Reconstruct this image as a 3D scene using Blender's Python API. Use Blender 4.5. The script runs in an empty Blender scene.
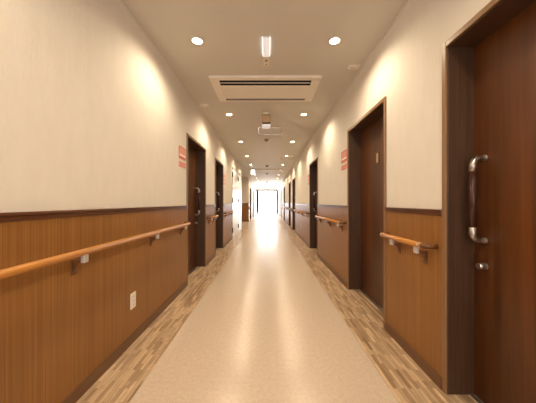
import bpy, bmesh, math, random
from mathutils import Vector, Matrix
random.seed(4)
S = bpy.context.scene
C = S.collection
PI = math.pi
CAMZ = 1.115
WL, WR = 1.077, 1.048          # wall planes, left and right of the lens axis
CEIL = 2.612
VL, VR = 0.768, 0.732          # edges of the vinyl runner
YB, YE = -2.6, 22.6            # corridor back and the far beam
YW = 26.9                      # end window

# ------------------------------------------------------------------ materials
def srgb(r, g, b):
    f = lambda c: (c/12.92 if c <= 0.04045 else ((c+0.055)/1.055)**2.4)
    return (f(r/255), f(g/255), f(b/255), 1)

def mat(name, col=(0.8, 0.8, 0.8, 1), rough=0.5, metal=0.0, spec=0.5, emit=None, estr=0):
    m = bpy.data.materials.new(name); m.use_nodes = True
    b = m.node_tree.nodes['Principled BSDF']
    b.inputs['Base Color'].default_value = col
    b.inputs['Roughness'].default_value = rough
    b.inputs['Metallic'].default_value = metal
    b.inputs['Specular IOR Level'].default_value = spec
    if emit:
        b.inputs['Emission Color'].default_value = emit
        b.inputs['Emission Strength'].default_value = estr
    return m

def coords(m, scale):
    nt = m.node_tree
    tc = nt.nodes.new('ShaderNodeTexCoord'); mp = nt.nodes.new('ShaderNodeMapping')
    mp.inputs['Scale'].default_value = scale
    nt.links.new(tc.outputs['Object'], mp.inputs['Vector'])
    return mp.outputs['Vector']

def noise(m, vec, scale, detail=4, rough=0.6, dist=0):
    n = m.node_tree.nodes.new('ShaderNodeTexNoise')
    n.inputs['Scale'].default_value = scale; n.inputs['Detail'].default_value = detail
    n.inputs['Roughness'].default_value = rough; n.inputs['Distortion'].default_value = dist
    m.node_tree.links.new(vec, n.inputs['Vector'])
    return n.outputs['Fac']

def ramp(m, fac, stops):
    r = m.node_tree.nodes.new('ShaderNodeValToRGB')
    e = r.color_ramp.elements
    e[0].position, e[0].color = stops[0]; e[1].position, e[1].color = stops[-1]
    for p, c in stops[1:-1]:
        k = e.new(p); k.color = c
    m.node_tree.links.new(fac, r.inputs['Fac'])
    return r.outputs['Color']

def mix(m, a, b, fac, mode='MIX'):
    n = m.node_tree.nodes.new('ShaderNodeMix'); n.data_type = 'RGBA'; n.blend_type = mode
    L = m.node_tree.links
    for sock, v in ((n.inputs[0], fac), (n.inputs[6], a), (n.inputs[7], b)):
        if hasattr(v, 'links'): L.new(v, sock)
        else: sock.default_value = v
    return n.outputs[2]

def base(m, col): m.node_tree.links.new(col, m.node_tree.nodes['Principled BSDF'].inputs['Base Color'])

def bump(m, h, strength=0.2, dist=0.002):
    b = m.node_tree.nodes.new('ShaderNodeBump')
    b.inputs['Strength'].default_value = strength; b.inputs['Distance'].default_value = dist
    m.node_tree.links.new(h, b.inputs['Height'])
    m.node_tree.links.new(b.outputs['Normal'], m.node_tree.nodes['Principled BSDF'].inputs['Normal'])

def wood(name, dark, mid, light, rough=0.4, sc=(60, 60, 1.2), figure=0.35, spec=0.5):
    m = mat(name, mid, rough, spec=spec)
    f1 = noise(m, coords(m, sc), 1.0, 6, 0.65)
    f2 = noise(m, coords(m, (sc[0]/9, sc[1]/9, sc[2]/2.2)), 1.0, 3, 0.5, 0.6)
    c1 = ramp(m, f1, [(0.3, dark), (0.5, mid), (0.72, light)])
    c2 = ramp(m, f2, [(0.3, dark), (0.52, mid), (0.75, light)])
    base(m, mix(m, c1, c2, figure))
    return m

M = {}
def build_materials():
    m = M['paper'] = mat('cream_wallpaper', srgb(224, 214, 198), 0.85, spec=0.15)
    v = coords(m, (1, 1, 0.35))
    a = noise(m, v, 70, 6, 0.7); b_ = noise(m, v, 14, 4, 0.6)
    base(m, mix(m, srgb(222, 215, 206), srgb(233, 227, 219), b_))
    bump(m, mix(m, a, b_, 0.35), 0.5, 0.006)
    m = M['ceiling'] = mat('ceiling_paper', srgb(208, 202, 192), 0.6, spec=0.35)
    a = noise(m, coords(m, (1, 1, 1)), 120, 4, 0.7); bump(m, a, 0.08, 0.001)
    M['dado'] = wood('dado_wood_veneer', srgb(120, 79, 38), srgb(145, 98, 48), srgb(168, 120, 64), 0.38, (70, 110, 0.7), 0.25, 0.45)
    M['door'] = wood('dark_walnut_veneer', srgb(54, 31, 12), srgb(84, 47, 20), srgb(120, 70, 32), 0.33, (38, 38, 0.9), 0.6)
    M['frame'] = wood('dark_frame_wood', srgb(58, 38, 26), srgb(76, 52, 36), srgb(92, 65, 46), 0.42, (50, 50, 1.5), 0.3)
    M['trim'] = wood('cap_rail_wood', srgb(84, 48, 28), srgb(100, 60, 36), srgb(120, 76, 48), 0.3, (60, 1.5, 60), 0.3)
    M['baseb'] = wood('baseboard_vinyl', srgb(98, 66, 42), srgb(110, 76, 50), srgb(122, 86, 58), 0.4, (40, 2, 40), 0.3)
    M['rail'] = wood('handrail_oak', srgb(180, 118, 50), srgb(196, 132, 58), srgb(210, 148, 74), 0.42, (60, 1.5, 60), 0.3)
    M['bracket'] = mat('brown_bracket', srgb(108, 68, 38), 0.4)
    M['cap'] = mat('bracket_cover_satin', srgb(212, 208, 205), 0.3, 0.3)
    M['endcap'] = mat('rail_end_tan', srgb(196, 150, 105), 0.3)
    M['steel'] = mat('brushed_steel', srgb(190, 185, 180), 0.33, 1.0)
    M['dsteel'] = mat('dull_steel', srgb(150, 142, 134), 0.35, 1.0)
    M['grip'] = mat('dark_red_grip', srgb(66, 34, 26), 0.25)
    M['white'] = mat('white_plastic', srgb(235, 230, 222), 0.4)
    M['offwhite'] = mat('ivory_plastic', srgb(225, 212, 192), 0.45)
    M['outlet'] = mat('outlet_plastic', srgb(238, 228, 218), 0.35)
    M['slot'] = mat('outlet_slot', srgb(60, 55, 50), 0.6)
    M['black'] = mat('black_slot', srgb(20, 19, 21), 0.9, spec=0.05)
    M['casing'] = mat('lit_casing_edge', srgb(138, 104, 70), 0.4)  # light caught on the frame's front edge, put into the colour
    M['vane'] = mat('grey_vane', srgb(176, 172, 172), 0.45)
    M['acpanel'] = mat('air_conditioner_panel', srgb(240, 232, 220), 0.65)
    M['alu'] = mat('aluminium_edge', srgb(240, 240, 240), 0.25, 0.6)
    M['grey'] = mat('grey_plastic', srgb(140, 132, 120), 0.5)
    M['tan'] = mat('tan_plastic', srgb(205, 178, 145), 0.5)
    M['wdoor'] = mat('white_gloss_door', srgb(236, 236, 234), 0.22, spec=0.8)
    M['curtain'] = mat('grey_curtain_fabric', srgb(88, 91, 93), 0.9, spec=0.1)
    M['red'] = mat('red_print', srgb(208, 108, 96), 0.45)
    M['pink'] = mat('pink_print', srgb(226, 152, 138), 0.45)
    M['whiteprint'] = mat('white_print', srgb(250, 240, 232), 0.35)
    M['frost'] = mat('frosted_door_glass', srgb(190, 160, 130), 0.35)
    M['lamp'] = mat('downlight_lens', (1, 1, 1, 1), 0.5, emit=(1, 0.80, 0.52, 1), estr=22)
    M['cool'] = mat('cool_lamp_panel', (1, 1, 1, 1), 0.5, emit=(0.90, 0.93, 1, 1), estr=0.35)
    M['exit'] = mat('lit_sign_panel', (1, 1, 1, 1), 0.5, emit=(0.95, 0.97, 1, 1), estr=3.5)
    M['track'] = mat('door_threshold_metal', srgb(150, 138, 126), 0.35, 0.8)
    M['alu_frame'] = mat('window_aluminium', srgb(205, 207, 210), 0.35, 0.5)
    # parquet strips along the walls
    m = M['parquet'] = mat('parquet_strip_floor', srgb(180, 140, 95), 0.3, spec=0.5)
    nt = m.node_tree; tc = nt.nodes.new('ShaderNodeTexCoord'); mp = nt.nodes.new('ShaderNodeMapping')
    mp.inputs['Rotation'].default_value = (0, 0, PI/2)
    nt.links.new(tc.outputs['Object'], mp.inputs['Vector'])
    def brick(wd, off, c1, c2, bias):
        b = nt.nodes.new('ShaderNodeTexBrick')
        b.inputs['Scale'].default_value = 1; b.inputs['Brick Width'].default_value = wd
        b.inputs['Row Height'].default_value = 0.023; b.inputs['Mortar Size'].default_value = 0.0007
        b.inputs['Mortar Smooth'].default_value = 0.3; b.inputs['Bias'].default_value = bias
        b.offset = off; b.offset_frequency = 2; b.squash = 1
        b.inputs['Color1'].default_value = c1; b.inputs['Color2'].default_value = c2
        b.inputs['Mortar'].default_value = srgb(136, 96, 58)
        nt.links.new(mp.outputs['Vector'], b.inputs['Vector'])
        return b.outputs['Color']
    c1 = brick(0.16, 0.37, srgb(116, 84, 58), srgb(238, 212, 178), 0.12)
    c2 = brick(0.27, 0.43, srgb(146, 112, 82), srgb(214, 182, 142), 0.05)
    g = noise(m, coords(m, (120, 6, 1)), 1, 5, 0.65)
    gc = ramp(m, g, [(0.32, (0.55, 0.52, 0.48, 1)), (0.68, (1.12, 1.12, 1.12, 1))])
    base(m, mix(m, mix(m, c1, c2, 0.38), gc, 0.7, 'MULTIPLY'))
    # speckled vinyl runner
    m = M['vinyl'] = mat('beige_vinyl_sheet', srgb(205, 182, 156), 0.235, spec=0.5)
    a = noise(m, coords(m, (1, 1, 1)), 160, 3, 0.8); b_ = noise(m, coords(m, (1, 1, 1)), 38, 4, 0.7)
    ca = ramp(m, a, [(0.35, srgb(190, 170, 150)), (0.5, srgb(210, 191, 171)), (0.68, srgb(228, 212, 194))])
    base(m, mix(m, ca, ramp(m, b_, [(0.35, srgb(194, 174, 152)), (0.65, srgb(222, 205, 186))]), 0.35))
    bump(m, a, 0.12, 0.0008)
    m = M['glass'] = mat('window_glass'); nt = m.node_tree
    nt.nodes.clear()
    out = nt.nodes.new('ShaderNodeOutputMaterial'); t = nt.nodes.new('ShaderNodeBsdfTransparent')
    gl = nt.nodes.new('ShaderNodeBsdfGlossy'); gl.inputs['Roughness'].default_value = 0.02
    fr = nt.nodes.new('ShaderNodeFresnel'); fr.inputs['IOR'].default_value = 1.45
    mx = nt.nodes.new('ShaderNodeMixShader')
    nt.links.new(fr.outputs[0], mx.inputs[0]); nt.links.new(t.outputs[0], mx.inputs[1])
    nt.links.new(gl.outputs[0], mx.inputs[2]); nt.links.new(mx.outputs[0], out.inputs['Surface'])
build_materials()

# ------------------------------------------------------------------ helpers
def box(bm, x0, x1, y0, y1, z0, z1, mi=0):
    x0, x1 = sorted((x0, x1)); y0, y1 = sorted((y0, y1)); z0, z1 = sorted((z0, z1))
    v = [bm.verts.new((x, y, z)) for x in (x0, x1) for y in (y0, y1) for z in (z0, z1)]
    for q in ((0,1,3,2), (4,6,7,5), (0,4,5,1), (2,3,7,6), (0,2,6,4), (1,5,7,3)):
        f = bm.faces.new([v[i] for i in q]); f.material_index = mi

def cyl(bm, c, axis, r, h, seg=24, r2=None, mi=0):
    """cylinder from point c along axis vector, length h"""
    ax = Vector(axis).normalized(); q = Vector((0, 0, 1)).rotation_difference(ax)
    r2 = r if r2 is None else r2
    A, B = [], []
    for i in range(seg):
        a = 2*PI*i/seg; d = Vector((math.cos(a), math.sin(a), 0))
        A.append(bm.verts.new(Vector(c) + q @ (d*r))); B.append(bm.verts.new(Vector(c) + q @ (d*r2 + Vector((0, 0, h)))))
    for i in range(seg):
        j = (i+1) % seg
        f = bm.faces.new((A[i], A[j], B[j], B[i])); f.smooth = True; f.material_index = mi
    for ring in (A[::-1], B):
        f = bm.faces.new(ring); f.material_index = mi

def sweep(bm, pts, r, seg=16, caps=True):
    pts = [Vector(p) for p in pts]; rings = []
    up = None
    for i, p in enumerate(pts):
        t = (pts[min(i+1, len(pts)-1)] - pts[max(i-1, 0)]).normalized()
        if up is None:
            up = Vector((0, 0, 1)) if abs(t.z) < 0.9 else Vector((0, 1, 0))
        up = (up - t*up.dot(t)).normalized(); sd = t.cross(up)
        rr = r[i] if isinstance(r, (list, tuple)) else r
        rings.append([bm.verts.new(p + (up*math.sin(2*PI*k/seg) + sd*math.cos(2*PI*k/seg))*rr) for k in range(seg)])
    for a, b in zip(rings, rings[1:]):
        for k in range(seg):
            f = bm.faces.new((a[k], a[(k+1) % seg], b[(k+1) % seg], b[k])); f.smooth = True
    if caps:
        bm.faces.new(rings[0][::-1]); bm.faces.new(rings[-1])

def lathe(bm, c, prof, seg=32, mats=None):
    """prof: (radius, z) pairs around vertical axis"""
    rings = []
    for r, z in prof:
        rings.append([bm.verts.new((c[0]+r*math.cos(2*PI*k/seg), c[1]+r*math.sin(2*PI*k/seg), c[2]+z)) for k in range(seg)])
    for a, b in zip(rings, rings[1:]):
        for k in range(seg):
            f = bm.faces.new((a[k], a[(k+1) % seg], b[(k+1) % seg], b[k])); f.smooth = True

def obj(name, bm, m, parent=None, loc=None, bevel=0, seg=2):
    me = bpy.data.meshes.new(name)
    bmesh.ops.recalc_face_normals(bm, faces=bm.faces)
    bm.to_mesh(me); bm.free()
    o = bpy.data.objects.new(name, me); C.objects.link(o)
    for k in (m if isinstance(m, (list, tuple)) else [m]): me.materials.append(M[k])
    if loc is not None: o.location = loc
    if parent is not None: o.parent = parent
    if bevel:
        b = o.modifiers.new('bevel', 'BEVEL'); b.width = bevel; b.segments = seg; b.limit_method = 'ANGLE'
    return o

def boxes(name, bl, m, parent=None, loc=None, bevel=0):
    bm = bmesh.new()
    for b in bl: box(bm, *b)
    return obj(name, bm, m, parent, loc, bevel)

def tag(o, label=None, cat=None, group=None, kind=None):
    if label: o['label'] = label
    if cat: o['category'] = cat
    if group: o['group'] = group
    if kind: o['kind'] = kind
    return o

def empty(name, loc):
    o = bpy.data.objects.new(name, None); C.objects.link(o); o.location = loc; o.empty_display_size = 0.1
    return o

def copy_tree(o, parent=None):
    c = o.copy(); C.objects.link(c)
    if parent is not None: c.parent = parent
    for ch in list(o.children): copy_tree(ch, c)
    return c

# ------------------------------------------------------------------ layout
DH = 2.05                       # top of door frames
# (y0, y1) of door frames
LD = [(3.21, 4.20), (4.95, 5.88), (7.39, 10.2), (15.0, 16.3), (18.0, 19.3)]
RD = [(0.43, 1.425), (2.105, 3.105), (4.92, 5.88), (8.85, 9.80), (10.55, 11.45), (14.0, 15.1), (16.4, 17.4), (18.6, 19.8)]
LW = [(16.5, 17.8), (19.5, 22.2)]; RW = [(17.5, 18.5), (19.95, 22.2)]   # side windows added to brighten the far end
ALC = (10.26, 14.1)             # widening of the corridor on the left

def solid_runs(doors, y0, y1, extra=()):
    cuts = sorted(list(doors) + list(extra)); runs = []; y = y0
    for a, b in cuts:
        if a > y: runs.append((y, a))
        y = b
    if y < y1: runs.append((y, y1))
    return runs

def wall(side, doors, alc=None):
    s = -1 if side == 'left' else 1
    W = WL if s < 0 else WR
    T = 0.26
    bm = bmesh.new()
    ex = [alc] if alc else []
    for a, b in solid_runs(doors, YB, YE, ex): box(bm, s*W, s*(W+T), a, b, 0, CEIL)
    for a, b in doors:
        z = 2.30 if (a, b) in LW+RW else (2.22 if b-a > 2 else DH)
        box(bm, s*W, s*(W+T), a, b, z, CEIL)
    if alc:                      # side and back walls of the recess
        box(bm, s*(W+T), s*2.6, alc[0]-0.12, alc[0], 0, CEIL)
        box(bm, s*(W+T), s*2.6, alc[1], alc[1]+0.12, 0, CEIL)
        box(bm, s*2.6, s*2.75, alc[0]-0.12, alc[1]+0.12, 0, CEIL)
    # lounge beyond the beam
    box(bm, s*(W+T), s*2.4, YE-0.15, YE, 0, CEIL)
    box(bm, s*2.4, s*2.55, YE-0.15, YW+0.15, 0, CEIL)
    o = obj('wall_'+side, bm, 'paper')
    return tag(o, 'cream textured wallpaper wall along the '+side+' side of the corridor', 'wall', kind='structure')

wall('left', LD+LW, ALC); wall('right', RD+RW)
nt = [0]
def struct(name, bl, m, label, cat, bevel=0):
    return tag(boxes(name, bl, m, bevel=bevel), label, cat, kind='structure')
struct('wall_back', [(-1.5, 1.5, YB-0.15, YB, 0, CEIL)], 'paper', 'plain cream wall closing the corridor behind the viewer', 'wall')

# floor: parquet strips at both walls, vinyl runner in the middle
fl = bmesh.new()
box(fl, -2.75, -VL, YB-0.2, ALC[0]-0.4, -0.08, 0, 0)
box(fl, VR, 1.6, YB-0.2, YE, -0.08, 0, 0)
box(fl, -VL, VR, YB-0.2, YE, -0.08, 0, 1)
box(fl, -2.75, -VL, ALC[0]-0.4, YE, -0.08, 0, 1)
box(fl, -2.75, 2.75, YE, YW+0.2, -0.08, 0, 1)
tag(obj('floor', fl, ['parquet', 'vinyl']), 'beige speckled vinyl floor with wood strip parquet bands along both walls', 'floor', kind='structure')
struct('ceiling', [(-2.75, 2.75, YB-0.2, YW+0.2, CEIL, CEIL+0.1)], 'ceiling', 'plain papered ceiling over the corridor', 'ceiling')
struct('trim_1', [(-WL-0.1, WR+0.1, YE, YE+0.12, 2.36, CEIL-0.0005)], 'paper', 'white hanging beam across the ceiling before the end window', 'beam')
# small cove where wall meets ceiling
struct('trim_2', [(-WL+0.0005, -WL+0.012, YB, ALC[0], CEIL-0.018, CEIL-0.0005)], 'paper', 'thin cove strip at the top of the left wall', 'trim')
struct('trim_3', [(WR-0.0005, WR-0.012, YB, YE, CEIL-0.018, CEIL-0.0005)], 'paper', 'thin cove strip at the top of the right wall', 'trim')

# dado panelling, cap rail, baseboard
def dado(side, doors, alc, n):
    s = -1 if side == 'left' else 1
    W = WL if s < 0 else WR
    runs = solid_runs(doors, YB, YE, [alc] if alc else [])
    P, Q, B = [], [], []
    for a, b in runs:
        P.append((s*(W-0.006), s*(W-0.0003), a+0.001, b-0.001, 0.0, 1.035))
        Q.append((s*(W-0.013), s*(W-0.0003), a+0.001, b-0.001, 1.036, 1.060))
        Q.append((s*(W-0.021), s*(W-0.0003), a+0.001, b-0.001, 1.060, 1.074))
        B.append((s*(W-0.014), s*(W-0.0065), a+0.001, b-0.001, 0.0, 0.076))
    if alc:
        y = alc[1]; x0, x1 = -2.6, -W-0.0005
        P.append((x0, x1, y-0.006, y-0.0003, 0, 1.035)); Q.append((x0, x1, y-0.013, y-0.0003, 1.036, 1.074))
        B.append((x0, x1, y-0.014, y-0.0065, 0, 0.076))
        P.append((-2.594, -2.5997, alc[0], y-0.02, 0, 1.035)); Q.append((-2.585, -2.5997, alc[0], y-0.02, 1.036, 1.074))
    struct('trim_%d' % n, P, 'dado', 'orange-brown wood dado panelling along the lower %s wall' % side, 'panelling')
    struct('trim_%d' % (n+1), Q, 'trim', 'dark brown cap rail on top of the %s dado' % side, 'cap rail', 0.003)
    struct('baseboard_'+side, B, 'baseb', 'dark brown baseboard at the foot of the %s wall' % side, 'baseboard')
dado('left', LD+LW, ALC, 4); dado('right', RD+RW, None, 6)

# ------------------------------------------------------------------ doors
REC = 0.152
def pull_handle(parent, s, yl):
    """D handle; local coords: x=0 at wall plane, +outward from corridor = s*x"""
    xd = s*REC; xg = s*(REC-0.068)
    z0, z1 = 0.905, 1.360
    g = bmesh.new(); sweep(g, [(xg, yl, z0+0.058), (xg, yl, z1-0.058)], 0.0172, 20)
    h = obj('door_handle', g, 'grip', parent)
    h['label'] = 'dark red grip bar'
    for zz, d in ((z0, 1), (z1, -1)):
        b = bmesh.new(); pts = [(xd-s*0.001, yl, zz), (xd-s*0.020, yl, zz)]
        for k in range(9):
            a = k/8*PI/2
            pts.append((xg+s*0.040-s*0.040*math.sin(a), yl, zz+d*(0.040-0.040*math.cos(a))))
        pts.append((xg, yl, zz+d*0.075))
        sweep(b, pts, [0.0125]*3+[0.0135+0.0006*k for k in range(7)]+[0.0182, 0.0182], 20)
        e = obj('handle_elbow', b, 'steel', h); e['label'] = 'satin steel elbow'
        b = bmesh.new(); cyl(b, (xd-s*0.0005, yl, zz), (-s, 0, 0), 0.017, 0.008)
        obj('rosette', b, 'steel', h)

def room_door(n, s, y0, y1, far=True, pane=False, label='', simple=False):
    W = WL if s < 0 else WR
    yc = (y0+y1)/2; hw = (y1-y0)/2
    g = 0.0008
    leaf = bmesh.new()
    box(leaf, s*REC, s*(REC+0.036), -hw+0.02, hw-0.02, 0.006, DH-0.03)
    root = obj('door_%d' % n, leaf, 'door', loc=(s*W, yc, 0), bevel=0.002)
    tag(root, label, 'door', kind='structure')
    fr = bmesh.new()
    box(fr, 0, s*0.235, -hw+g, -hw+0.034, 0.001, DH-g)
    box(fr, 0, s*0.235, hw-0.034, hw-g, 0.001, DH-g)
    box(fr, 0, s*0.235, -hw+0.034, hw-0.034, DH-0.036, DH-g)
    fo_ = obj('door_frame', fr, 'frame', root, bevel=0.003)
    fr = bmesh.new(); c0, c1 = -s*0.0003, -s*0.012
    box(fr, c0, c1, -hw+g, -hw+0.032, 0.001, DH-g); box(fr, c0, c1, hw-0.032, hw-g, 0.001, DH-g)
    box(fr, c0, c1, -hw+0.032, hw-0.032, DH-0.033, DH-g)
    cs = obj('casing', fr, 'casing', fo_, bevel=0.003); cs['label'] = 'front edge of the frame, coloured lighter for caught light'
    th = bmesh.new(); box(th, s*0.02, s*(REC-0.002), -hw+0.035, hw-0.035, 0.0005, 0.003)
    if not simple: obj('threshold', th, 'parquet', root)
    else: th.free()
    tr = bmesh.new(); box(tr, s*(REC-0.03), s*(REC-0.004), -hw+0.035, hw-0.035, 0.003, 0.006)
    if not simple: obj('floor_track', tr, 'track', root)
    else: tr.free()
    if simple: return root
    yl = (hw-0.105) if far else (-hw+0.13)
    pull_handle(root, s, yl)
    k = bmesh.new()
    cyl(k, (s*REC, yl, 0.765), (-s, 0, 0), 0.019, 0.006)
    cyl(k, (s*(REC-0.006), yl, 0.765), (-s, 0, 0), 0.0165, 0.034)
    lk = obj('door_lock', k, 'steel', root); lk['label'] = 'small round steel thumb lock'
    if pane:
        f = bmesh.new()
        yy, zz, w, h = 0.0, 1.60, 0.037, 0.058
        for b in ((-w, w, h-0.007, h), (-w, w, -h, -h+0.007), (-w, -w+0.007, -h+0.007, h-0.007), (w-0.007, w, -h+0.007, h-0.007)):
            box(f, s*(REC-0.006), s*(REC+0.002), yy+b[0], yy+b[1], zz+b[2], zz+b[3])
        fo = obj('viewing_window', f, 'trim', root)
        p = bmesh.new(); box(p, s*(REC-0.002), s*(REC+0.001), yy-w+0.007, yy+w-0.007, zz-h+0.007, zz+h-0.007)
        po = obj('pane', p, 'frost', fo); po['label'] = 'small frosted pane'
    return root

room_door(1, 1, *RD[0], label='dark walnut sliding door nearest the viewer on the right wall')
room_door(2, 1, *RD[1], far=False, pane=True, label='second dark walnut door on the right wall, with small viewing pane')
room_door(3, 1, *RD[2], label='third dark brown door on the right wall')
room_door(4, 1, *RD[3], label='fourth dark brown door on the right wall')
room_door(5, 1, *RD[4], label='fifth dark brown door on the right wall, close beyond the fourth')
room_door(6, 1, *RD[5], label='sixth narrow looking door far down the right wall', simple=True)
room_door(7, 1, *RD[6], label='seventh door far down the right wall', simple=True)
room_door(8, 1, *RD[7], label='last door on the right wall before the end window', simple=True)
room_door(9, -1, *LD[0], label='nearest dark walnut door on the left wall, with steel pull handle')
room_door(10, -1, *LD[1], label='second dark brown door on the left wall')
room_door(12, -1, *LD[3], label='door beyond the recess on the left wall', simple=True)
room_door(13, -1, *LD[4], label='last door on the left wall before the end window', simple=True)

# white double door flush in the left wall
def white_door():
    y0, y1 = LD[2]; yc = (y0+y1)/2; hw = (y1-y0)/2; H = 2.22
    b = bmesh.new(); box(b, 0.004, -0.035, -hw+0.03, -0.002, 0.008, H-0.03)
    root = obj('door_11', b, 'wdoor', loc=(-WL, yc, 0), bevel=0.002)
    tag(root, 'glossy white double door flush in the left wall', 'door', kind='structure')
    b = bmesh.new(); box(b, 0.004, -0.035, 0.002, hw-0.03, 0.008, H-0.03)
    obj('door_leaf', b, 'wdoor', root, bevel=0.002)
    b = bmesh.new()
    box(b, 0.012, -0.20, -hw+0.001, -hw+0.028, 0.001, H-0.001); box(b, 0.012, -0.20, hw-0.028, hw-0.001, 0.001, H-0.001)
    box(b, 0.012, -0.20, -hw+0.028, hw-0.028, H-0.028, H-0.001)
    obj('door_frame', b, 'grey', root)
    b = bmesh.new(); box(b, -0.04, -0.20, -hw+0.028, hw-0.028, 0.001, H-0.028); obj('backing_panel', b, 'white', root)
    for yy in (-hw+0.036, 0.11):
        for zz in (0.25, 1.19, 1.98):
            b = bmesh.new(); box(b, 0.0045, 0.020, yy-0.045, yy+0.045, zz-0.07, zz+0.07)
            cyl(b, (0.020, yy, zz-0.07), (0, 0, 1), 0.010, 0.14, 12)
            obj('hinge', b, 'black', root)
white_door()

# ------------------------------------------------------------------ handrails
def handrail(s, y0, y1, brackets, label, elbow0=True, elbow1=True):
    W = WL if s < 0 else WR
    off = 0.077; z = 0.845; r = 0.0175; yc = (y0+y1)/2
    root = empty('handrail', (s*W, yc, 0)); tag(root, label, 'handrail')
    X = -s*off
    a = y0-yc; b_ = y1-yc
    bm = bmesh.new(); sweep(bm, [(X, a, z), (X, b_, z)], r, 24)
    obj('rail_bar', bm, 'rail', root)
    for e, yy, d in ((elbow0, a, -1), (elbow1, b_, 1)):
        if not e: continue
        bm = bmesh.new(); cyl(bm, (X, yy-d*0.004, z), (0, d, 0), r+0.0012, 0.026, 24)
        q = obj('end_collar', bm, 'endcap', root)
        bm = bmesh.new(); pts = []
        for k in range(9):
            t = k/8*PI/2
            pts.append((X+s*0.035*(1-math.cos(t)), yy+d*(0.022+0.035*math.sin(t)), z))
        pts.append((-s*0.0075, yy+d*0.057, z))
        sweep(bm, pts, r-0.001, 20)
        obj('end_elbow', bm, 'bracket', root)
    for yb in brackets:
        y = yb-yc
        bm = bmesh.new()
        box(bm, -s*0.0065, -s*0.0125, y-0.018, y+0.018, 0.715, 0.800)
        # arm rising from the wall plate to the rail
        v = [(-s*0.012, 0.725), (-s*0.012, 0.797), (-s*0.060, 0.797), (-s*0.060, 0.785), (-s*0.030, 0.775)]
        A = [bm.verts.new((p[0], y-0.008, p[1])) for p in v]; B = [bm.verts.new((p[0], y+0.008, p[1])) for p in v]
        bm.faces.new(A); bm.faces.new(B[::-1])
        for i in range(5): bm.faces.new((A[i], B[i], B[(i+1) % 5], A[(i+1) % 5]))
        br = obj('bracket', bm, 'bracket', root, bevel=0.0015); br['label'] = 'brown wall bracket'
        bm = bmesh.new(); box(bm, -s*0.058, -s*0.080, y-0.017, y+0.017, 0.783, 0.829)
        c = obj('bracket_cover', bm, 'cap', br, bevel=0.004); c['label'] = 'silver square bracket cover'
    return root

handrail(-1, -1.4, 3.06, [-0.36, 0.48, 1.327, 2.21, 2.98], 'long honey-coloured wooden handrail on the left wall before the first door')
handrail(-1, 4.30, 4.83, [4.40, 4.74], 'short wooden handrail on the left wall between the first and second doors')
handrail(-1, 6.02, 7.22, [6.15, 6.6, 7.08], 'wooden handrail on the left wall between second door and white double door')
handrail(-1, 14.3, 14.85, [14.42, 14.74], 'far short handrail on the left wall just beyond the recess')
handrail(1, 1.53, 2.0, [1.575, 1.885], 'short wooden handrail on the right wall between the two nearest doors')
handrail(1, 3.22, 4.74, [3.32, 3.95, 4.62], 'wooden handrail on the right wall between the second and third doors')
handrail(1, 6.02, 8.70, [6.15, 7.0, 7.8, 8.6], 'wooden handrail on the right wall between the third and fourth doors')
handrail(1, 9.93, 10.42, [10.0, 10.35], 'short handrail on the right wall between the fourth and fifth doors')
handrail(1, 11.6, 13.85, [11.8, 12.7, 13.6], 'far wooden handrail on the right wall beyond the fifth door')
handrail(1, 15.22, 16.28, [15.35, 16.15], 'far handrail on the right wall between the sixth and seventh doors')

# ------------------------------------------------------------------ outlets
def outlet(s, y, z, label):
    W = (WL if s < 0 else WR)-0.006
    root = empty('wall_outlet', (s*W, y, z-0.062)); tag(root, label, 'power outlet')
    bm = bmesh.new(); box(bm, -s*0.0005, -s*0.008, -0.037, 0.037, 0, 0.124)
    obj('cover_plate', bm, 'outlet', root, bevel=0.003)
    for zz in (0.030, 0.062, 0.094):
        bm = bmesh.new(); box(bm, -s*0.0081, -s*0.0105, -0.013, 0.013, zz-0.012, zz+0.012)
        p = obj('socket', bm, 'white', root, bevel=0.0015)
        bm = bmesh.new()
        for yy in (-0.006, 0.006): box(bm, -s*0.0106, -s*0.0112, yy-0.001, yy+0.001, zz-0.004, zz+0.004)
        obj('socket_slots', bm, 'slot', p)
outlet(-1, 1.912, 0.335, 'white wall outlet low on the left wood panelling')
outlet(1, 7.3, 0.385, 'small far outlet low on the right wall between third and fourth doors')

# ------------------------------------------------------------------ red and white notices by the doors
def notice(s, y0, y1, label):
    W = WL if s < 0 else WR
    yc = (y0+y1)/2; hw = (y1-y0)/2
    root = empty('wall_notice', (s*W, yc, 1.54)); tag(root, label, 'sign')
    X = lambda d: -s*d
    bm = bmesh.new(); box(bm, X(0.0005), X(0.004), -hw, hw, 0.12, 0.275)
    p = obj('upper_plate', bm, 'pink', root); p['label'] = 'pink plate with red border and white band'
    bm = bmesh.new()
    for b in ((-hw, hw, 0.263, 0.275), (-hw, hw, 0.12, 0.155), (-hw, -hw+0.014, 0.155, 0.263), (hw-0.014, hw, 0.155, 0.263)):
        box(bm, X(0.0041), X(0.0055), *b)
    obj('red_border', bm, 'red', p)
    bm = bmesh.new(); box(bm, X(0.0041), X(0.0065), -hw*0.85, hw*0.85, 0.157, 0.180)
    obj('white_band', bm, 'whiteprint', p)
    bm = bmesh.new(); box(bm, X(0.0005), X(0.004), -hw, hw, 0.02, 0.085)
    q = obj('lower_plate', bm, 'pink', root)
    bm = bmesh.new()
    for zz in (0.032, 0.066): box(bm, X(0.0041), X(0.0052), -hw*0.85, hw*0.85, zz-0.005, zz+0.005)
    obj('red_lines', bm, 'red', q)
notice(-1, 2.93, 3.17, 'pink and red notice on the left wall just before the first door')
notice(1, 3.14, 3.37, 'pink and red notice on the right wall beside the second door frame')
notice(1, 5.92, 6.12, 'faint far pink notice on the right wall beside the third door')
notice(-1, 5.92, 6.12, 'faint far pink notice on the left wall beside the second door')

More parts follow.
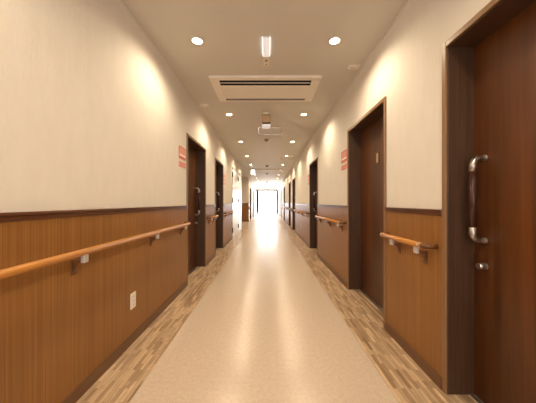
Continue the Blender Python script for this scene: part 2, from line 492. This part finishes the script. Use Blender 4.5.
# ------------------------------------------------------------------ ceiling things
def downlight():
    root = empty('downlight', (0, 0, CEIL))
    bm = bmesh.new()
    lathe(bm, (0, 0, 0), [(0.043, -0.0035), (0.0445, -0.006), (0.050, -0.007), (0.0555, -0.0045), (0.0565, -0.0005), (0.043, -0.0005), (0.043, -0.0035)])
    obj('trim_ring', bm, 'white', root)
    bm = bmesh.new(); cyl(bm, (0, 0, -0.0008), (0, 0, -1), 0.0425, 0.0028, 32)
    obj('lamp_lens', bm, 'lamp', root)
    l = bpy.data.lights.new('lamp_beam', 'SPOT'); l.energy = LAMP; l.color = (1, 0.82, 0.57)
    l.spot_size = math.radians(162); l.spot_blend = 0.7; l.shadow_soft_size = 0.045
    lo = bpy.data.objects.new('lamp_beam', l); C.objects.link(lo); lo.parent = root; lo.location = (0, 0, -0.05)
    return root
LAMP = 36
first = downlight(); used = False
ys = [-1.40, 0.42, 2.22, 4.08, 5.90, 7.71, 9.5, 11.25, 13.0, 14.8, 16.6, 18.4, 20.2, 21.9]
ordn = ['first', 'second', 'third', 'fourth', 'fifth', 'sixth', 'seventh', 'eighth', 'ninth', 'tenth', 'eleventh', 'twelfth']
for i, y in enumerate(ys):
    for s in (-1, 1):
        o = first if not used else copy_tree(first)
        used = True
        o.location = (-0.645 if s < 0 else 0.625, y, CEIL)
        sd = 'left' if s < 0 else 'right'
        if y < 2: lab = 'round recessed downlight in the %s ceiling row, out of view %s the viewer' % (sd, 'behind' if y < 0 else 'just above')
        else: lab = 'lit round downlight, %s from the viewer in the %s ceiling row' % (ordn[i-2], sd)
        tag(o, lab, 'ceiling light', 'round downlights in two ceiling rows')

def aircon(y0, y1, label):
    x0, x1 = -0.689, 0.647; yc = (y0+y1)/2; h = (y1-y0)/2; xc = (x0+x1)/2; hx = (x1-x0)/2
    root = empty('ceiling_air_conditioner', (xc, yc, CEIL)); tag(root, label, 'air conditioner')
    bm = bmesh.new()
    sx = hx-0.105
    # frame around two openings
    ya, yb, yc2, yd = -h+0.070, -h+0.195, h-0.100, h-0.040
    box(bm, -hx, hx, -h, ya, -0.026, -0.0005); box(bm, -hx, hx, yd, h, -0.026, -0.0005)
    box(bm, -hx, -sx, ya, yd, -0.026, -0.0005); box(bm, sx, hx, ya, yd, -0.026, -0.0005)
    box(bm, -sx, sx, yb, yc2, -0.025, -0.0005)
    obj('panel', bm, 'acpanel', root, bevel=0.003)
    bm = bmesh.new(); box(bm, -sx, sx, ya, yb, -0.004, -0.0006); box(bm, -sx, sx, yc2, yd, -0.004, -0.0006)
    for e_ in (yb, yd): box(bm, -sx, sx, e_-0.003, e_-0.0001, -0.0235, -0.0041)
    obj('air_slot', bm, 'black', root)
    for (a, b) in ((ya+0.042, ya+0.078), (yc2+0.002, yc2+0.024)):
        bm = bmesh.new(); box(bm, -sx+0.012, sx-0.012, a, b, -0.0265, -0.0245)
        obj('vane', bm, 'vane', root)
    bm = bmesh.new(); box(bm, -sx+0.03, sx-0.03, yb+0.03, yc2-0.03, -0.0275, -0.0251)
    obj('intake_cover', bm, 'acpanel', root, bevel=0.001)
aircon(2.825, 3.50, 'wide ivory ceiling air conditioner with dark air slots, nearest the viewer')
aircon(10.7, 11.35, 'second ceiling air conditioner, far down the corridor')

# narrow light box near the viewer
root = empty('ceiling_light_box', (-0.007, 2.15, CEIL)); tag(root, 'narrow white light box on the ceiling centre line before the near air conditioner', 'light fixture')
bm = bmesh.new(); box(bm, -0.032, 0.032, 0, 0.295, -0.016, -0.0005); o = obj('light_body', bm, 'white', root, bevel=0.002)
for s in (-1, 1):
    bm = bmesh.new(); box(bm, s*0.0321, s*0.0335, 0.015, 0.285, -0.013, -0.003); obj('lit_side_panel', bm, 'exit', root)
bm = bmesh.new(); box(bm, -0.029, 0.029, 0.005, 0.29, -0.018, -0.0161); obj('diffuser', bm, 'cool', root)
bm = bmesh.new(); box(bm, -0.032, 0.032, 0.2955, 0.455, -0.018, -0.0005); e = obj('end_housing', bm, 'offwhite', root, bevel=0.003)
e['label'] = 'ivory end housing with small round sensors'
bm = bmesh.new(); cyl(bm, (0, 0.35, -0.0181), (0, 0, -1), 0.014, 0.004); obj('sensor', bm, 'grey', e)
bm = bmesh.new(); cyl(bm, (0.0, 0.42, -0.0181), (0, 0, -1), 0.009, 0.003); obj('sensor', bm, 'grey', e)

# speaker-like dome, lamp box, hatch, smoke detectors
def dome(x, y, r, h, m, name, label, cat):
    root = empty(name, (x, y, CEIL)); tag(root, label, cat)
    bm = bmesh.new(); lathe(bm, (0, 0, 0), [(0.001, -h), (r*0.45, -h), (r*0.62, -h*0.9), (r*0.7, -h*0.5), (r*0.98, -h*0.38), (r, -0.0005), (0.001, -0.0005)])
    obj('housing', bm, m, root)
    bm = bmesh.new(); cyl(bm, (0, 0, -h-0.0001), (0, 0, -1), r*0.25, 0.004, 20); obj('sensor_tip', bm, 'grey', root)
dome(-0.015, 4.02, 0.058, 0.022, 'white', 'ceiling_detector', 'small pale round ceiling detector just before the hanging lamp box', 'detector')
dome(-0.01, 5.72, 0.06, 0.045, 'grey', 'smoke_detector', 'round grey smoke detector on the ceiling beyond the access hatch', 'smoke detector')
dome(0.0, 9.75, 0.075, 0.05, 'grey', 'smoke_detector', 'far grey smoke detector just before the second air conditioner', 'smoke detector')
dome(0.0, 12.4, 0.075, 0.05, 'grey', 'smoke_detector', 'far grey smoke detector just beyond the second air conditioner', 'smoke detector')
dome(0.0, 17.2, 0.085, 0.08, 'grey', 'smoke_detector', 'farthest grey smoke detector near the end window', 'smoke detector')

root = empty('ceiling_lamp_box', (-0.015, 4.12, CEIL)); tag(root, 'boxy tan ceiling fixture with white underside before the access hatch', 'light fixture')
bm = bmesh.new(); box(bm, -0.074, 0.074, 0, 0.35, -0.118, -0.0005); obj('lamp_body', bm, 'tan', root, bevel=0.004)
bm = bmesh.new(); box(bm, -0.070, 0.070, 0.01, 0.085, -0.120, -0.1181); obj('dark_slot', bm, 'black', root)
bm = bmesh.new(); box(bm, -0.072, 0.072, 0.095, 0.34, -0.122, -0.1181); d = obj('white_cover', bm, 'cool', root)
bm = bmesh.new()
for k in range(5): box(bm, -0.05+k*0.022, -0.04+k*0.022, 0.18, 0.21, -0.1228, -0.1221)
obj('cover_marks', bm, 'vane', d)

def hatch(x0, x1, y0, y1, label):
    xc = (x0+x1)/2; yc = (y0+y1)/2; hx = (x1-x0)/2; hy = (y1-y0)/2
    bm = bmesh.new(); box(bm, -hx+0.012, hx-0.012, -hy+0.012, hy-0.012, -0.004, -0.0005)
    o = obj('access_hatch', bm, 'ceiling', loc=(xc, yc, CEIL)); tag(o, label, 'access hatch')
    bm = bmesh.new(); t = 0.012
    for b in ((-hx, hx, -hy, -hy+t), (-hx, hx, hy-t, hy), (-hx, -hx+t, -hy+t, hy-t), (hx-t, hx, -hy+t, hy-t)):
        box(bm, *b, -0.008, -0.0005)
    obj('edge_frame', bm, 'alu', o)
hatch(-0.18, 0.30, 4.78, 5.26, 'square ceiling access hatch with thin aluminium edge beyond the lamp box')
hatch(0.46, 0.93, 7.8, 8.27, 'far square ceiling access hatch between the right downlights')

def slim_sensor(x, y, label):
    root = empty('ceiling_sensor', (x, y, CEIL)); tag(root, label, 'sensor')
    bm = bmesh.new(); box(bm, -0.062, 0.062, -0.035, 0.035, -0.012, -0.0005); obj('base_plate', bm, 'white', root, bevel=0.003)
    bm = bmesh.new(); box(bm, -0.035, 0.035, -0.022, 0.022, -0.028, -0.0121); obj('sensor_body', bm, 'offwhite', root, bevel=0.004)
slim_sensor(0.955, 2.64, 'small white rectangular ceiling sensor near the right wall')
slim_sensor(-0.955, 3.68, 'small white rectangular ceiling sensor near the left wall')

root = empty('exit_sign', (-0.60, 10.3, CEIL)); tag(root, 'small square lit sign hanging from the far ceiling near the left wall', 'sign')
bm = bmesh.new(); box(bm, -0.008, 0.008, -0.008, 0.008, -0.10, -0.0005); obj('hanger', bm, 'dsteel', root)
bm = bmesh.new(); box(bm, -0.09, 0.09, -0.03, 0.03, -0.30, -0.1005); obj('sign_body', bm, 'white', root, bevel=0.004)
bm = bmesh.new(); box(bm, -0.082, 0.082, -0.034, -0.0301, -0.292, -0.108); obj('lit_face', bm, 'exit', root)

# ------------------------------------------------------------------ end window, curtains
bm = bmesh.new(); X0, X1, H = -1.42, 1.42, 2.42
for b in ((X0, X0+0.05, 0.001, H), (X1-0.05, X1, 0.001, H), (X0+0.05, X1-0.05, H-0.05, H), (X0+0.05, X1-0.05, 0.001, 0.035), (-0.025, 0.025, 0.035, H-0.05)):
    box(bm, b[0], b[1], YW+0.02, YW+0.09, b[2], b[3])
w = obj('window_1', bm, 'alu_frame'); tag(w, 'floor length sliding window filled with daylight at the corridor end', 'window', kind='structure')
for a, b in ((X0+0.05, -0.025), (0.025, X1-0.05)):
    bm = bmesh.new(); box(bm, a, b, YW+0.05, YW+0.056, 0.035, H-0.05); obj('pane', bm, 'glass', w)
def added_side_window(n, s, y0, y1, label):  # extra openings put in to let more daylight into the far end
    W = WL if s < 0 else WR; yc = (y0+y1)/2; hw = (y1-y0)/2
    bm = bmesh.new(); H2 = 2.299
    for b in ((-hw+0.001, -hw+0.05, 0.001, H2), (hw-0.05, hw-0.001, 0.001, H2), (-hw+0.05, hw-0.05, H2-0.05, H2), (-hw+0.05, hw-0.05, 0.001, 0.06)):
        box(bm, s*0.12, s*0.18, b[0], b[1], b[2], b[3])
    w2 = obj('window_%d' % n, bm, 'alu_frame', loc=(s*W, yc, 0)); tag(w2, label, 'window', kind='structure')
    bm = bmesh.new(); box(bm, s*0.147, s*0.153, -hw+0.05, hw-0.05, 0.06, H2-0.05); obj('pane', bm, 'glass', w2)
added_side_window(2, -1, *LW[0], 'tall side window added for light between the two far left doors')
added_side_window(3, -1, *LW[1], 'wide side window added for light at the far end of the left wall')
added_side_window(4, 1, *RW[0], 'tall side window added for light between the two far right doors')
added_side_window(5, 1, *RW[1], 'wide side window added for light at the far end of the right wall')
struct('wall_end', [(-2.55, X0, YW, YW+0.15, 0, CEIL), (X1, 2.55, YW, YW+0.15, 0, CEIL), (X0, X1, YW, YW+0.15, H, CEIL)], 'paper', 'pale end wall around the bright window', 'wall')

def curtain(xa, xb, label):
    xc = (xa+xb)/2; n = 60; hw = (xb-xa)/2
    bm = bmesh.new(); cols = []
    for i in range(n+1):
        x = -hw+2*hw*i/n; y = 0.035*math.sin(i/n*PI*2*5); col = []
        for j in range(7):
            z = 0.02+(2.40-0.02)*j/6
            col.append(bm.verts.new((x*(1-0.06*math.sin(j/6*PI)), y, z)))
        cols.append(col)
    for a, b in zip(cols, cols[1:]):
        for j in range(6):
            f = bm.faces.new((a[j], b[j], b[j+1], a[j+1])); f.smooth = True
    o = obj('curtain', bm, 'curtain', loc=(xc, YW-0.14, 0)); tag(o, label, 'curtain')
    m = o.modifiers.new('thick', 'SOLIDIFY'); m.thickness = 0.004
curtain(-1.24, -0.93, 'grey curtain gathered on the left side of the end window')
curtain(1.0, 1.26, 'grey curtain gathered on the right side of the end window')
bm = bmesh.new(); sweep(bm, [(-1.4, 0, 0), (1.4, 0, 0)], 0.012, 12)
for x in (-1.38, 1.38):
    box(bm, x-0.01, x+0.01, 0, 0.139, -0.01, 0.01)
tag(obj('curtain_rod', bm, 'alu_frame', loc=(0, YW-0.14, 2.42)), 'thin metal curtain rod above the end window', 'curtain rod')

# ------------------------------------------------------------------ light
w = bpy.data.worlds.new('daylight'); S.world = w; w.use_nodes = True
bg = w.node_tree.nodes['Background']; bg.inputs['Color'].default_value = (0.90, 0.95, 1.0, 1); bg.inputs['Strength'].default_value = 15.0

def area(name, loc, rot, sx, sy, energy, col, portal=False, label=None):
    l = bpy.data.lights.new(name, 'AREA'); l.shape = 'RECTANGLE'; l.size = sx; l.size_y = sy; l.energy = energy; l.color = col
    o = bpy.data.objects.new(name, l); C.objects.link(o); o.location = loc; o.rotation_euler = rot
    if portal: l.cycles.is_portal = True
    return o
for s_, W_, ws in ((-1, WL, LW), (1, WR, RW)):
    for a, b in ws:
        area('added_window_portal', (s_*(W_+0.27), (a+b)/2, 1.15), (0, s_*PI/2, 0), 2.3, b-a, 0, (1, 1, 1), True)
area('window_portal', (0, YW+0.2, 1.2), (-PI/2, 0, 0), 2.8, 2.4, 0, (1, 1, 1), True)
# added neutral fill light behind the viewer, lifts the near walls
area('rear_fill', (0, YB+0.1, 1.45), (PI/2, 0, 0), 1.9, 1.9, 40, (0.93, 0.95, 1.0))

# ------------------------------------------------------------------ camera
cd = bpy.data.cameras.new('camera'); cam = bpy.data.objects.new('camera', cd); C.objects.link(cam)
cam.location = (0, 0, CAMZ); cam.rotation_euler = (PI/2, 0, 0)
cd.sensor_width = 36; cd.lens = 36*240/536; cd.shift_x = 1/536; cd.shift_y = 1/536
cd.clip_start = 0.05; cd.clip_end = 200
S.camera = cam
S.view_settings.view_transform = 'Standard'; S.view_settings.look = 'None'
S.view_settings.gamma = 1; S.view_settings.exposure = 0
